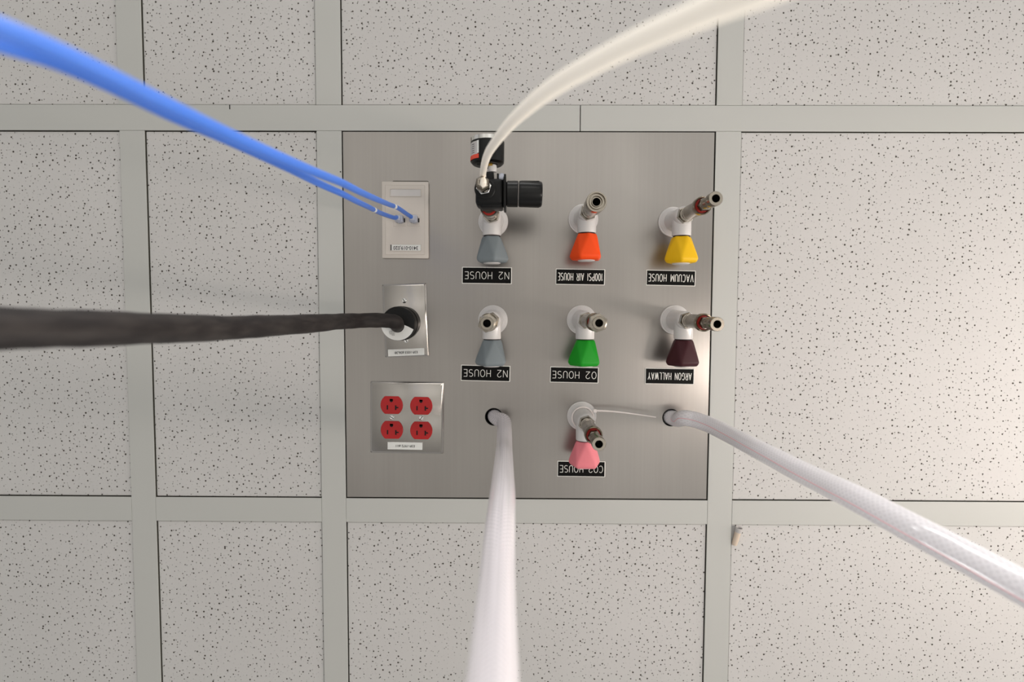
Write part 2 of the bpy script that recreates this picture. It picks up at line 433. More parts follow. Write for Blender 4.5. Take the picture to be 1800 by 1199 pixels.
# ------------------------------------------------------------------ stainless service panel
HL = at(868, 733); HR = at(1180, 734.5)
pl = thing('service_panel', (PX0 + PX1) / 2, (PY0 + PY1) / 2, 'square brushed stainless steel panel set flush in the ceiling grid', 'panel')
ox, oy = pl.location.x, pl.location.y
panel_with_holes(PX0 - ox, PX1 - ox, PY0 - oy, PY1 - oy, -0.0010, -0.0030,
                 [(HL[0] - ox, HL[1] - oy, 0.0138), (HR[0] - ox, HR[1] - oy, 0.0136)], 'steel_sheet', 'steel', pl, uvplane=True)
for (hx, hy), r in ((HL, 0.0138), (HR, 0.0136)):      # dark rolled lip around each hose hole
    m = Mesh()
    m.lathe([(0, r - 0.0012), (0, r + 0.0002), (0.0022, r + 0.0002), (0.0026, r - 0.0004), (0.0022, r - 0.0012), (0, r - 0.0012)],
            (hx - ox, hy - oy, -0.0032), n=40, cap0=False, cap1=False)
    m.build('hole_grommet', 'black', pl)
m = Mesh(); m.box(PX0 - ox, PX1 - ox, PY0 - oy, PY1 - oy, -0.126, -0.124)
for a, b_, c, d in ((PX0 - .001, PX0 + .001, PY0, PY1), (PX1 - .001, PX1 + .001, PY0, PY1)):
    m.box(a - ox, b_ - ox, c - oy, d - oy, -0.124, -0.0032)
for a, b_, c, d in ((PX0, PX1, PY0 - .001, PY0 + .001), (PX0, PX1, PY1 - .001, PY1 + .001)):
    m.box(a - ox, b_ - ox, c - oy, d - oy, -0.124, -0.0032)
m.build('back_box', 'void', pl)

# ------------------------------------------------------------------ stroke lettering for the engraved plates
def arc(cx, cy, rx, ry, a0, a1, n=10):
    return [(cx + rx * math.cos(math.radians(a0 + (a1 - a0) * i / n)), cy + ry * math.sin(math.radians(a0 + (a1 - a0) * i / n))) for i in range(n + 1)]
G = {   # unit height 1, width given second
 'N': ([[(0, 0), (0, 1), (.55, 0), (.55, 1)]], .55),
 '2': ([arc(.28, .72, .26, .28, 165, -35) + [(.02, 0), (.56, 0)]], .56),
 'H': ([[(0, 0), (0, 1)], [(.52, 0), (.52, 1)], [(0, .52), (.52, .52)]], .52),
 'O': ([arc(.3, .5, .3, .5, 0, 360, 24)], .6),
 '0': ([arc(.26, .5, .26, .5, 0, 360, 24)], .52),
 'U': ([[(0, 1), (0, .28)] + arc(.26, .28, .26, .28, 180, 360) + [(.52, .28), (.52, 1)]], .52),
 'S': ([arc(.27, .745, .25, .255, 40, 270, 12) + arc(.27, .245, .25, .245, 90, -140, 12)], .54),
 'E': ([[(.46, 0), (0, 0), (0, 1), (.46, 1)], [(0, .52), (.40, .52)]], .46),
 '1': ([[(.02, .82), (.16, 1), (.16, 0)]], .2),
 'P': ([[(0, 0), (0, 1), (.26, 1)] + arc(.26, .75, .22, .25, 90, -90) + [(0, .5)]], .48),
 'R': ([[(0, 0), (0, 1), (.26, 1)] + arc(.26, .75, .22, .25, 90, -90) + [(0, .5)], [(.26, .5), (.5, 0)]], .5),
 'I': ([[(.04, 0), (.04, 1)]], .08),
 'A': ([[(0, 0), (.29, 1), (.58, 0)], [(.1, .34), (.48, .34)]], .58),
 'V': ([[(0, 1), (.28, 0), (.56, 1)]], .56),
 'C': ([arc(.3, .5, .3, .5, 48, 312, 18)], .52),
 'M': ([[(0, 0), (0, 1), (.32, .2), (.64, 1), (.64, 0)]], .64),
 'G': ([arc(.3, .5, .3, .5, 48, 330, 18) + [(.57, .44), (.34, .44)]], .58),
 'L': ([[(0, 1), (0, 0), (.42, 0)]], .42),
 'W': ([[(0, 1), (.2, 0), (.4, .9), (.6, 0), (.8, 1)]], .8),
 'Y': ([[(0, 1), (.28, .5), (.56, 1)], [(.28, .5), (.28, 0)]], .56),
 ' ': ([], .42)}
def lettering(text, width, height, lw, h0, parent, mat='label_edge', cx=0.0, cy=0.0, gap=0.22):
    """engraved stroke text, its head towards +y of local -x reading direction (upside down in the photograph)"""
    tot = sum(G[c][1] for c in text) + gap * (len(text) - 1)
    sx = width / tot; m = Mesh(); x = 0.0
    for c in text:
        strokes, wd = G[c]
        parts = []
        for st in strokes:
            cur = [st[0]]
            for i in range(1, len(st)):
                cur.append(st[i])
                if i < len(st) - 1:
                    e0 = (Vector(st[i]) - Vector(st[i - 1])).normalized(); e1 = (Vector(st[i + 1]) - Vector(st[i])).normalized()
                    if e0.dot(e1) < 0.5:
                        parts.append(cur); cur = [st[i]]
            parts.append(cur)
        for si, st in enumerate(parts):
            h = h0 + 0.00003 * si
            pts = [Vector(((px + x) * sx - width / 2, (py - 0.5) * height)) for px, py in st]
            pts = [p for i, p in enumerate(pts) if i == 0 or (p - pts[i - 1]).length > 1e-6]
            closed = (pts[0] - pts[-1]).length < 1e-6
            if closed: pts = pts[:-1]
            k = len(pts); prev = None; rail = []
            for i in range(k):
                d0 = (pts[i] - pts[i - 1]).normalized() if (i or closed) else (pts[1] - pts[0]).normalized()
                d1 = (pts[(i + 1) % k] - pts[i]).normalized() if (i < k - 1 or closed) else d0
                n0, n1 = Vector((-d0.y, d0.x)), Vector((-d1.y, d1.x)); mt = n0 + n1
                if mt.length < 0.3: mt = n1
                mt.normalize(); q = mt * min(lw / 2 / max(0.35, mt.dot(n1)), lw * 1.1)
                rail.append((m.V(cx - pts[i].x - q.x, cy + pts[i].y + q.y, h), m.V(cx - pts[i].x + q.x, cy + pts[i].y - q.y, h)))
            for i in range(k if closed else k - 1):
                a, b_ = rail[i], rail[(i + 1) % k]; m.face([a[0], a[1], b_[1], b_[0]])
        x += wd + gap
    return m.build('lettering', mat, parent, fix=False)
def font_text(text, width, height, h, parent, mat='ink', cx=0.0, cy=0.0, name='lettering'):
    cu = bpy.data.curves.new('t', 'FONT'); cu.body = text; cu.size = 1.0; cu.offset = 0.012; cu.resolution_u = 3
    o = bpy.data.objects.new('t', cu); C.objects.link(o)
    me = bpy.data.meshes.new_from_object(o.evaluated_get(bpy.context.evaluated_depsgraph_get()))
    bpy.data.objects.remove(o); bpy.data.curves.remove(cu)
    xs = [v.co.x for v in me.vertices]; ys = [v.co.y for v in me.vertices]
    mx, my = (min(xs) + max(xs)) / 2, (min(ys) + max(ys)) / 2
    sx, sy = width / (max(xs) - min(xs)), height / (max(ys) - min(ys))
    for v in me.vertices:
        v.co = (cx - (v.co.x - mx) * sx, cy + (v.co.y - my) * sy, -h)
    me.name = name; me.materials.clear(); me.materials.append(MAT[mat])
    ob = bpy.data.objects.new(name, me); C.objects.link(ob); ob.parent = parent
    return ob

def frame_from(tl, tr, bl, br, h=0.0):
    a, b_, c, d = (Vector(at(*p, h)) for p in (tl, tr, bl, br))
    cen = (a + b_ + c + d) / 4
    wv = ((b_ - a) + (d - c)) / 2; hv = ((c - a) + (d - b_)) / 2
    return cen, wv.length, hv.length, math.atan2(wv.y, wv.x)

plates = [
 ('N2 HOUSE', (812, 469), (899.7, 470), (812, 498.6), (899.7, 499.8), 77, 12.2, 1.0, 'black engraved gas plate reading N2 HOUSE below the valve with the black regulator'),
 ('100PSI AIR HOUSE', (976.5, 472), (1063.3, 473.4), (976.5, 500.4), (1063.3, 501.7), 77.5, 12.5, 1.2, 'black engraved plate reading 100PSI AIR HOUSE below the orange knob'),
 ('VACUUM HOUSE', (1135.7, 474), (1222.6, 475.9), (1135.7, 501.8), (1222.6, 503.6), 78, 12.5, 1.2, 'black engraved plate reading VACUUM HOUSE below the yellow knob'),
 ('N2 HOUSE', (810.3, 641.2), (897, 643.1), (810, 669.2), (896.8, 671.6), 77, 12.2, 1.0, 'black engraved plate reading N2 HOUSE just above the left hose hole'),
 ('O2 HOUSE', (966.8, 643.9), (1052.3, 646.3), (966.8, 672.6), (1052, 673.8), 77, 12.2, 1.0, 'black engraved plate reading O2 HOUSE under the green knob'),
 ('ARGON HALLWAY', (1134, 646.5), (1220.4, 648), (1133.5, 675.2), (1220.2, 676.3), 76, 12.2, 1.2, 'black engraved plate reading ARGON HALLWAY under the dark maroon knob'),
 ('CO2 HOUSE', (979.6, 809.9), (1063.9, 811.2), (979.5, 837.9), (1063.9, 838.9), 76, 12.2, 1.0, 'black engraved plate reading CO2 HOUSE partly hidden by the pink knob'),
]
for txt, tl, tr, bl, br, tw, th, lw, lab in plates:
    cen, wd, hg, an = frame_from(tl, tr, bl, br)
    t = thing('gas_nameplate', cen.x, cen.y, lab, 'label plate', 'engraved gas nameplates on the steel panel', an)
    px = 0.000884
    m = Mesh(); m.box(-wd / 2, wd / 2, -hg / 2, hg / 2, -0.0010, 0.0004, 0.0006, 1); m.build('plate_edge', 'label_edge', t)
    e = 1.35 * px
    m = Mesh(); m.box(-wd / 2 + e, wd / 2 - e, -hg / 2 + e, hg / 2 - e, 0.0002, 0.0006, 0.0001); m.build('black_face', 'label_black', t)
    lettering(txt, tw * px, th * px, lw * px, 0.00066, t, gap=0.26 if len(txt) < 10 else 0.29)

# ------------------------------------------------------------------ gas valves
def knob_mesh(L, rn, rw, y0, h, phase):
    """faceted knob: pentagonal antiprism, narrow at the collar, flaring to the wide end (axis along +y)"""
    bm = bmesh.new(); n = 5
    def ring(y, r, ph, k=n):
        return [bm.verts.new((r * math.sin(ph + 2 * math.pi * i / k), y, -(h + r * math.cos(ph + 2 * math.pi * i / k)))) for i in range(k)]
    st = 2 * math.pi / n
    a = ring(y0, rn * 1.06, phase + st / 2); b_ = ring(y0 + L * 0.88, rw * 1.03, phase)
    c = ring(y0 + L, rw * 0.86, phase)
    for i in range(n):
        j = (i + 1) % n
        bm.faces.new([a[i], b_[j], b_[i]])            # flat cut facet, apex at the narrow end
        bm.faces.new([a[i], a[j], b_[j]])             # ridge web
        bm.faces.new([b_[i], b_[j], c[j], c[i]])
    bm.faces.new(a); bm.faces.new(c)
    bmesh.ops.recalc_face_normals(bm, faces=bm.faces[:])
    bmesh.ops.bevel(bm, geom=bm.edges[:], offset=0.0030, segments=4, affect='EDGES', profile=0.6)
    return bm

def nozzle(t, kind, tip):
    """metal quick coupling from the lower end of the valve body down to tip (local x, y, h)"""
    o = Vector((0, 0, 0.056)); d = Vector(tip) - o; L = d.length; d.normalize()
    O, D = tuple(o), tuple(d)
    m = Mesh()
    m.lathe([(0, 0.0095), (0.0006, 0.0122), (0.005, 0.0122), (0.0062, 0.0108)], O, D, n=6, phase=0.3)
    m.lathe([(0.006, 0.0085), (0.010, 0.0082), (0.0105, 0.0098), (0.013, 0.0098), (0.0135, 0.0085), (0.017, 0.0085)], O, D, n=28)
    m.build('coupling_nut', 'chrome', t)
    mm = 0.001
    if kind == 'open':
        m = Mesh()
        m.lathe([(0.016, .0088), (0.018, .0098), (0.030, .0098), (0.031, .0088), (0.034, .0088), (0.035, .0098), (0.044, .0098), (0.050, .0128), (L - 0.002, .0134), (L, .0130),
                 (L, .0112), (L - .004, .0108), (L - .004, .0096), (L - 0.001, .0092), (L - 0.001, .0076), (L - .005, .0072), (L - .005, .0064), (L - .002, .0060), (L - .002, .0052), (L - .03, .0050)], O, D, n=36, cap1=False)
        m.build('coupling_sleeve', 'chrome', t)
        m = Mesh(); m.lathe([(L - .032, .0051), (L - .031, .0051), (L - .03, 0)], O, D, n=24); m.build('bore', 'bore', t)
        return
    if kind == 'regulator':
        m = Mesh()
        m.lathe([(0.016, .0088), (0.018, .0100), (L - .010, .0102), (L - .006, .0118), (L, .0118), (L, .0100), (L - .008, .0096)], O, D, n=32, cap1=False)
        m.build('coupling_sleeve', 'chrome', t)
        m = Mesh(); m.lathe([(L - .008, .0100), (L - .001, .0100), (L + .0005, .0096), (L + .0005, .0078)], O, D, n=32, cap1=False)
        m.build('red_collar', 'redring', t)
        m = Mesh(); m.lathe([(L - .006, .0078), (L + .006, .0078)], O, D, n=32); m.build('nozzle_tip', 'chrome', t)
        return
    s1 = L - 0.043 if kind == 'barb' else L - 0.032
    m = Mesh()
    m.lathe([(0.016, .0088), (0.017, .0098), (0.022, .0100), (0.0225, .0092), (0.024, .0092), (0.0245, .0100), (s1 - 0.016, .0100), (s1 - .010, .0118), (s1 - .001, .0120), (s1, .0116),
             (s1 - 0.0005, .0102), (s1 - .012, .0098)], O, D, n=36, cap1=False)
    m.build('coupling_sleeve', 'chrome', t)
    m = Mesh(); m.lathe([(s1 - .012, .0097), (s1 - .004, .0097), (s1 - .003, .0090), (s1 - .003, .006)], O, D, n=32, cap1=False)
    m.build('red_collar', 'redring', t)
    m = Mesh()
    if kind == 'barb':
        m.lathe([(s1 - .012, .0062), (s1 + .004, .0062), (s1 + .006, .0074), (s1 + .020, .0074), (s1 + .022, .0066), (s1 + .028, .0066), (s1 + .030, .0088), (L - .001, .0090), (L, .0084),
                 (L, .0050), (L - .02, .0046)], O, D, n=32, cap1=False)
        m.lathe([(s1 + .001, .0076), (s1 + .0015, .0086), (s1 + .010, .0086), (s1 + .0108, .0076)], O, D, n=6, phase=0.1, cap0=False, cap1=False)
    else:
        m.lathe([(s1 - .012, .0066), (L - .018, .0070), (L - .004, .0080), (L - .001, .0084), (L, .0080), (L, .0050), (L - .02, .0046)], O, D, n=32, cap1=False)
        m.lathe([(L - .0195, .0100), (L - .0185, .0122), (L - .0065, .0122), (L - .005, .0082)], O, D, n=6, phase=0.35, cap0=False, cap1=False)
    m.build('nozzle_tip', 'chrome', t)
    m = Mesh(); m.lathe([(L - .021, .0047), (L - .0202, .0047), (L - .02, 0)], O, D, n=24); m.build('bore', 'bore', t)

def valve(base, color, kind, tip, label, phase, ring='ring_dark'):
    bx, by = at(*base)
    t = thing('gas_valve', bx, by, label, 'valve', 'gas valves on the steel panel')
    m = Mesh()
    m.lathe([(-0.0010, .0228), (0.0012, .0230), (0.0026, .0226), (0.0030, .0212), (0.0036, .0208), (0.0050, .0190), (0.0060, .0172), (0.0072, .0165)], (0, 0, 0), (0, 0, 1), n=56)
    m.build('flange', 'white', t)
    m = Mesh()
    m.lathe([(0.006, .0160), (0.012, .0150), (0.020, .0139), (0.052, .0137), (0.0565, .0132), (0.0585, .0118)], (0, 0, 0), (0, 0, 1), n=40)
    m.lathe([(0.0, .0134), (0.0262, .0136), (0.0274, .0132)], (0, 0, 0.044), (0, 1, 0), n=40)
    m.build('valve_body', 'white', t)
    m = Mesh(); m.lathe([(0.0270, .0120), (0.0286, .0120)], (0, 0, 0.044), (0, 1, 0), n=32); m.build('seal_ring', ring, t)
    m = Mesh(); m.merge(knob_mesh(0.0385, 0.0138, 0.0252, 0.0284, 0.044, phase))
    kb = m.build('knob', 'knob_' + color, t, angle=60)
    m = Mesh(); m.lathe([(0.0660, .0125), (0.0678, .0125), (0.0686, .0112), (0.0688, 0)], (0, 0, 0.044), (0, 1, 0), n=32)
    m.build('knob_cap', 'white', kb)
    hh = tip[2]; tx, ty = at(tip[0], tip[1], hh)
    nozzle(t, kind, (tx - bx, ty - by, hh))
    return t
R_ = math.radians
valve((867, 390), 'grey', 'regulator', (859.5, 366, 0.100), 'white gas valve with grey knob carrying the black pressure regulator', R_(12), 'ring_dark')
valve((1025, 385.5), 'orange', 'open', (1049, 354.4, 0.137), 'white gas valve with bright orange knob and open socket coupling', R_(-29))
valve((1183, 390.5), 'yellow', 'barb', (1258.5, 348.8, 0.172), 'white gas valve with yellow knob at the top right of the panel', R_(-14))
valve((866.5, 562.4), 'grey', 'hex', (856, 568.5, 0.172), 'white gas valve with grey knob and no regulator, nozzle facing the viewer', R_(-20))
valve((1022, 562.5), 'green', 'hex', (1053.2, 568, 0.172), 'white gas valve with green knob in the middle row', R_(-20))
valve((1186, 562.5), 'maroon', 'barb', (1261, 570, 0.172), 'white gas valve with dark maroon knob near the right panel edge', R_(-22))
valve((1022.3, 731), 'pink', 'barb', (1053, 781, 0.172), 'white gas valve with pink knob and a nylon tie on its neck', R_(-36))

# ------------------------------------------------------------------ pressure regulator with gauge
bx, by = at(862, 342, 0.120)
rg = thing('pressure_regulator', bx, by, 'black pressure regulator with side knob and round gauge under the white tube', 'regulator')
def loc(u, v, h):
    x, y = at(u, v, h); return x - bx, y - by, h
# body block
x0, y0, _ = loc(837, 318, .120); x1, y1, _ = loc(889, 368, .120)
m = Mesh(); m.box(x0, x1 - 0.002, y0, y1 - .002, 0.103, 0.137, 0.0062, 4)
m.box(x0 + .006, x1 - .004, y1 - .008, y1, 0.104, 0.134, 0.0018, 2)
m.lathe([(0, .0125), (0.008, .0135), (0.009, .0122)], (x0 + .0125, (y0 + y1) / 2 - .004, 0.130), (0, 0, 1), n=32)
m.build('regulator_body', 'black', rg)
m = Mesh(); m.box(x1 - .0026, x1 + .0006, y0 - .0015, y1 + .0008, 0.101, 0.139, 0.0005)
a = loc(875.5, 307, .125); m.box(a[0] - .0013, a[0] + .0011, a[1], y0 + .003, 0.112, 0.132, 0.0004)
m.box(x1 - .0022, x1 + .0004, a[1] + .0008, y0 + .003, 0.112, 0.132, 0.0004)
m.build('bracket_plate', 'black', rg)
m = Mesh(); m.lathe([(0, .0042), (.003, .0046), (.009, .0046), (.010, .003)], (a[0] + .005, y0 - .001, 0.122), (0, -.25, 1), n=20)
m.build('plug_screw', 'clear_plug', rg)
# gauge port lug
a = loc(853, 304, .118); b_ = loc(867, 318, .118)
m = Mesh(); m.box(a[0], b_[0] + .001, a[1], b_[1] + .004, .108, .126, .0018, 2); m.build('gauge_port', 'black', rg)
# adjusting knob (axis to the right)
ky = (loc(911, 318, .120)[1] + loc(911, 364, .120)[1]) / 2
xa = x1; xb = loc(911, 340, .120)[0]; xc = loc(953, 340, .120)[0]
m = Mesh(); m.lathe([(0, .0150), (.0016, .0156), (.002, .0168), (xb - xa - .001, .0170), (xb - xa, .0160)], (xa, ky, .120), (1, .01, 0), n=48)
m.build('bonnet', 'gloss_black', rg)
m = Mesh(); prof = []
Lk = xc - xb
m.lathe([(0.0006, .0148), (.0012, .0166), (.003, .0170), (Lk - .003, .0166), (Lk - .001, .0158), (Lk, .0140)], (xb, ky, .120), (1, .02, 0), n=48)
kn = m.build('adjusting_knob', 'gloss_black', rg)
m = Mesh()
for i in range(24):
    an = 2 * math.pi * i / 24
    m.sweep([Vector((xb + .004, ky + .0167 * math.sin(an), .120 + .0167 * math.cos(an))), Vector((xc - .004, ky + .0168 * math.sin(an) + .0004, .120 + .0163 * math.cos(an)))], .00035, 6)
m.build('grip_ribs', 'gloss_black', kn)
# hex outlet fitting and compression nut, straight down
fx, fy, _ = loc(850.5, 330, .140)
m = Mesh(); m.lathe([(0, .0085), (.001, .0098), (.0085, .0098), (.0095, .0085)], (fx, fy, .1365), (0, 0, 1), n=6, phase=.2)
m.lathe([(.0095, .0078), (.012, .0078), (.0125, .0088), (.016, .0088)], (fx, fy, .1365), (0, 0, 1), n=32)
m.build('outlet_fitting', 'chrome2', rg)
m = Mesh(); m.lathe([(.016, .0076), (.017, .0092), (.030, .0092), (.032, .0078), (.034, .0062), (.034, .0045), (.030, .0042)], (fx, fy, .1365), (0, 0, 1), n=6, phase=.5, cap1=False)
m.lathe([(.028, .0042), (.0295, .0042), (.0296, 0)], (fx, fy, .1365), (0, 0, 1), n=20)
m.build('compression_nut', 'chrome', rg)
# gauge: cylinder pointing up the picture
gx, gy, _ = loc(857, 291, .112); gt = loc(857, 246, .112)[1]; gl = gy - gt
gz = .112
m = Mesh(); m.lathe([(0, .0165), (.0008, .0195), (.003, .0217), (.006, .0221), (gl - .004, .0223), (gl - .003, .0214)], (gx, gy, gz), (0, -1, 0), n=56)
gb = m.build('gauge_case', 'gloss_black', rg)
m = Mesh(); m.lathe([(gl - .004, .0224), (gl + .0008, .0227), (gl + .0016, .0218), (gl + .0012, .0195)], (gx, gy, gz), (0, -1, 0), n=56)
m.build('gauge_bezel', 'chrome2', gb)
m = Mesh(); m.lathe([(gl + .0004, .0200), (gl + .0010, .0198), (gl + .0012, 0)], (gx, gy, gz), (0, -1, 0), n=40); m.build('gauge_dial', 'paper', gb)
# wrap label on the case side
def wrap(a0, a1, t0, t1, r, name, mat, parent):
    m = Mesh(); n = 10; prev = None
    for i in range(n + 1):
        an = R_(a0 + (a1 - a0) * i / n)
        p = [m.V(gx + r * math.cos(an), gy - t, gz + r * math.sin(an)) for t in (t0, t1)]
        if prev: m.face([prev[0], prev[1], p[1], p[0]])
        prev = p
    m.build(name, mat, parent)
wrap(122, 205, gl * .30, gl * .80, .02265, 'case_sticker', 'grey_label', gb)
wrap(117, 124, gl * .33, gl * .81, .02267, 'sticker_edge', 'paper', gb)
wrap(117, 205, gl * .14, gl * .30, .02266, 'orange_band', 'orange_label', gb)
m = Mesh()
for k in range(5): m.sweep([Vector((gx + .0228 * math.cos(R_(136 + 0)), gy - gl * (.38 + .08 * k), gz + .0228 * math.sin(R_(136)))), Vector((gx + .0228 * math.cos(R_(150)), gy - gl * (.38 + .08 * k), gz + .0228 * math.sin(R_(150))))], .0003, 5)
m.build('sticker_print', 'ink', gb)
m = Mesh()
nx = loc(863.5, 300, .118)[0]
m.lathe([(-.003, .0048), (.003, .0048)], (nx - .001, gy, .119), (0, 1, 0), n=6)
m.build('brass_square', 'brass', gb)
m = Mesh(); m.lathe([(.001, .0052), (.004, .0058), (.0085, .0056), (.0100, .0050)], (nx + .0015, gy, .117), (0, 1, 0), n=24)
m.build('thread_tape', 'white', rg)
for k in (-1, 1):
    m = Mesh(); m.lathe([(0, .0028), (.0008, .0024), (.0009, 0)], (gx + k * .011, gy + .0002, gz + .006), (0, 1, 0), n=14); m.build('case_plug', 'black', gb)

# ------------------------------------------------------------------ wall-type plates on the panel
# data plate
cen, wd, hg, an = frame_from((672, 320), (753, 320.5), (673, 454.5), (755, 455))
t = thing('data_outlet_plate', cen.x, cen.y, 'ivory data outlet plate with two blue network leads plugged in', 'outlet plate', rz=an)
lx = lambda u, v, h=0.004: tuple(Matrix.Rotation(-an, 2) @ (Vector(at(u, v, h)) - cen))
HW, HH = wd / 2, hg / 2
m = Mesh(); m.box(-HW, HW, -HH, HH, 0.0000, 0.0046, 0.0014, 2)
m.box(-HW + .0055, HW - .0055, -HH + .0055, HH - .0055, 0.0044, 0.0052, 0.0006)
m.build('plate', 'ivory', t)
m = Mesh(); m.box(-HW + .016, HW - .001, -HH - .0022, -HH + .004, -.001, 0.0006, .0008, 2); m.build('top_edge_strip', 'dark_grey', t)  # darker strip along the top edge of the plate
for v0, v1, name in ((333, 345.5, 'blank_label'), (430, 441, 'printed_label')):
    a = lx(686.5, v0); b_ = lx(740, v1)
    m = Mesh(); m.box(a[0], b_[0], a[1], b_[1], .0050, .0056, .0002)
    lb = m.build(name, 'paper' if name == 'printed_label' else 'window_grey', t)
    m = Mesh(); e = .0006
    m.box(a[0] - e, a[0], a[1] - e, b_[1] + e, .005, .0062); m.box(b_[0], b_[0] + e, a[1] - e, b_[1] + e, .005, .0062)
    m.box(a[0], b_[0], a[1] - e, a[1], .005, .0062); m.box(a[0], b_[0], b_[1], b_[1] + e, .005, .0062)
    m.build('label_window_frame', 'ivory', lb)
    if name == 'printed_label':
        m = Mesh(); m.box(a[0] + .0004, a[0] + .0019, a[1] + .0003, b_[1] - .0003, .0056, .0058); m.build('black_bar', 'ink', lb)
        c0 = lx(713.5, 435.8)
        font_text('3410-019,020', 43 * .000880, 7.6 * .00088, .0058, lb, cx=c0[0], cy=c0[1])
for (u, v) in ((702, 387.5), (727, 387.5)):
    c0 = lx(u + 1, v)
    m = Mesh(); m.box(c0[0] - .0098, c0[0] + .0098, c0[1] - .0088, c0[1] + .0092, .0048, .0060, .0005)
    jk = m.build('jack', 'ivory', t)
    m = Mesh(); m.box(c0[0] + .0010, c0[0] + .0054, c0[1] - .003, c0[1] + .0034, .0060, .0068, .0004)
    m.box(c0[0] + .0066, c0[0] + .0084, c0[1] - .003, c0[1] + .0034, .0060, .0066, .0002)
    m.build('jack_latch_slot', 'ink', jk)

def bevel_plate(t, HW, HH, mat):
    bm = bmesh.new()
    def r(w_, h_, z): return [bm.verts.new((sx * w_, sy * h_, -z)) for sx, sy in ((-1, -1), (1, -1), (1, 1), (-1, 1))]
    a = r(HW, HH, -.001); b_ = r(HW, HH, .0018); c = r(HW - .0042, HH - .0042, .0052); d = r(HW - .0046, HH - .0046, .0052)
    for p, q in ((a, b_), (b_, c)):
        for i in range(4): bm.faces.new([p[i], p[(i + 1) % 4], q[(i + 1) % 4], q[i]])
    bm.faces.new(c); bm.faces.new(a)
    for v in d: bm.verts.remove(v)
    bmesh.ops.recalc_face_normals(bm, faces=bm.faces[:])
    bmesh.ops.bevel(bm, geom=[e for e in bm.edges], offset=.0007, segments=2, affect='EDGES')
    m = Mesh(); m.merge(bm); return m.build('faceplate', mat, t, angle=40, uvplane=True)
def screw(x, y, h, parent, ang=0.4, r=.0038):
    m = Mesh(); m.lathe([(0, r), (.0009, r), (.0017, r * .75), (.0020, 0)], (x, y, h), (0, 0, 1), n=24)
    s_ = m.build('screw', 'chrome2', parent)
    m = Mesh(); m.box(x - r * .85, x + r * .85, y - .0005, y + .0005, h + .0012, h + .00205, 0, rot=ang); m.build('screw_slot', 'ink', s_)

# power plate
cen, wd, hg, an = frame_from((671, 500.5), (749, 497.5), (678.5, 628), (754.5, 626))
t = thing('power_outlet_plate', cen.x, cen.y, 'stainless single outlet plate behind the black round plug', 'outlet plate', rz=an)
lx = lambda u, v, h=0.005: tuple(Matrix.Rotation(-an, 2) @ (Vector(at(u, v, h)) - cen))
bevel_plate(t, wd / 2, hg / 2, 'steel_plate')
for u, v in ((710.5, 528.5), (714, 598)):
    a = lx(u, v); screw(a[0], a[1], .005, t, 1.1)
a = lx(714, 619.4, .0055)
m = Mesh(); m.box(a[0] - .0282, a[0] + .0282, a[1] - .0054, a[1] + .0052, .0050, .0056, .0001, rot=R_(-0.6)); lb = m.build('asset_label', 'paper', t)
font_text('E3P-1053 #36,38', .0355, .0044, .00585, lb, cx=a[0] + .0000, cy=a[1])
a = lx(711.5, 567, .005)
m = Mesh(); m.lathe([(0, .0245), (.006, .0240), (.0062, .0225)], (a[0], a[1], .0050), (0, 0, 1), n=48); m.build('receptacle', 'black', t)

# quad plate
cen, wd, hg, an = frame_from((651.5, 670.5), (780.5, 672), (651.5, 795), (779, 797.5))
t = thing('quad_outlet_plate', cen.x, cen.y, 'square stainless outlet plate with four red receptacles', 'outlet plate', rz=an)
lx = lambda u, v, h=0.005: tuple(Matrix.Rotation(-an, 2) @ (Vector(at(u, v, h)) - cen))
bevel_plate(t, wd / 2, hg / 2, 'steel_plate')
for u, v in ((688.7, 712), (740.7, 713.3), (689, 755.6), (740.7, 756.6)):
    a = lx(u, v); r = .0174; f = .0139; n = 48
    bm = bmesh.new()
    pts = []
    for i in range(n):
        an_ = 2 * math.pi * i / n
        pts.append((a[0] + r * math.cos(an_), a[1] + max(-f, min(f, r * math.sin(an_)))))
    lo = [bm.verts.new((p[0], p[1], -.0046)) for p in pts]; hi = [bm.verts.new((p[0], p[1], -.0060)) for p in pts]
    ins = [bm.verts.new((a[0] + (p[0] - a[0]) * .96, a[1] + (p[1] - a[1]) * .96, -.0064)) for p in pts]
    for i in range(n):
        j = (i + 1) % n
        bm.faces.new([lo[i], lo[j], hi[j], hi[i]]); bm.faces.new([hi[i], hi[j], ins[j], ins[i]])
    bm.faces.new(ins); bm.faces.new(lo)
    m = Mesh(); m.merge(bm); rc = m.build('receptacle', 'red', t, angle=25)
    q = .00088
    m = Mesh()
    m.lathe([(0, .0026), (.0003, .0026)], (a[0] - .5 * q, a[1] - 8.2 * q, .0063), (0, 0, 1), n=20)
    m.box(a[0] - .5 * q - .0026, a[0] - .5 * q + .0026, a[1] - 11 * q, a[1] - 8.2 * q, .0063, .0066)
    m.box(a[0] - 8.6 * q, a[0] - 6.2 * q, a[1] + .2 * q, a[1] + 8 * q, .0063, .0066)
    m.box(a[0] + 6.0 * q, a[0] + 8.6 * q, a[1] + .2 * q, a[1] + 8.6 * q, .0063, .0066)
    m.box(a[0] + 8.4 * q, a[0] + 12.2 * q, a[1] + 3.0 * q, a[1] + 5.4 * q, .0063, .0066)
    m.build('contact_slots', 'slot', rc)
for u, v in ((689, 733.8), (740.5, 734.8)):
    a = lx(u, v); screw(a[0], a[1], .005, t, .5 if u < 700 else 2.2)
a = lx(712, 783.8)
m = Mesh(); m.box(a[0] - .0272, a[0] + .0272, a[1] - .0058, a[1] + .0058, .0050, .0056, .0001); lb = m.build('asset_label', 'paper', t)
font_text('E3P-1972 #11', .0295, .0042, .00585, lb, cx=a[0] + .0005, cy=a[1])

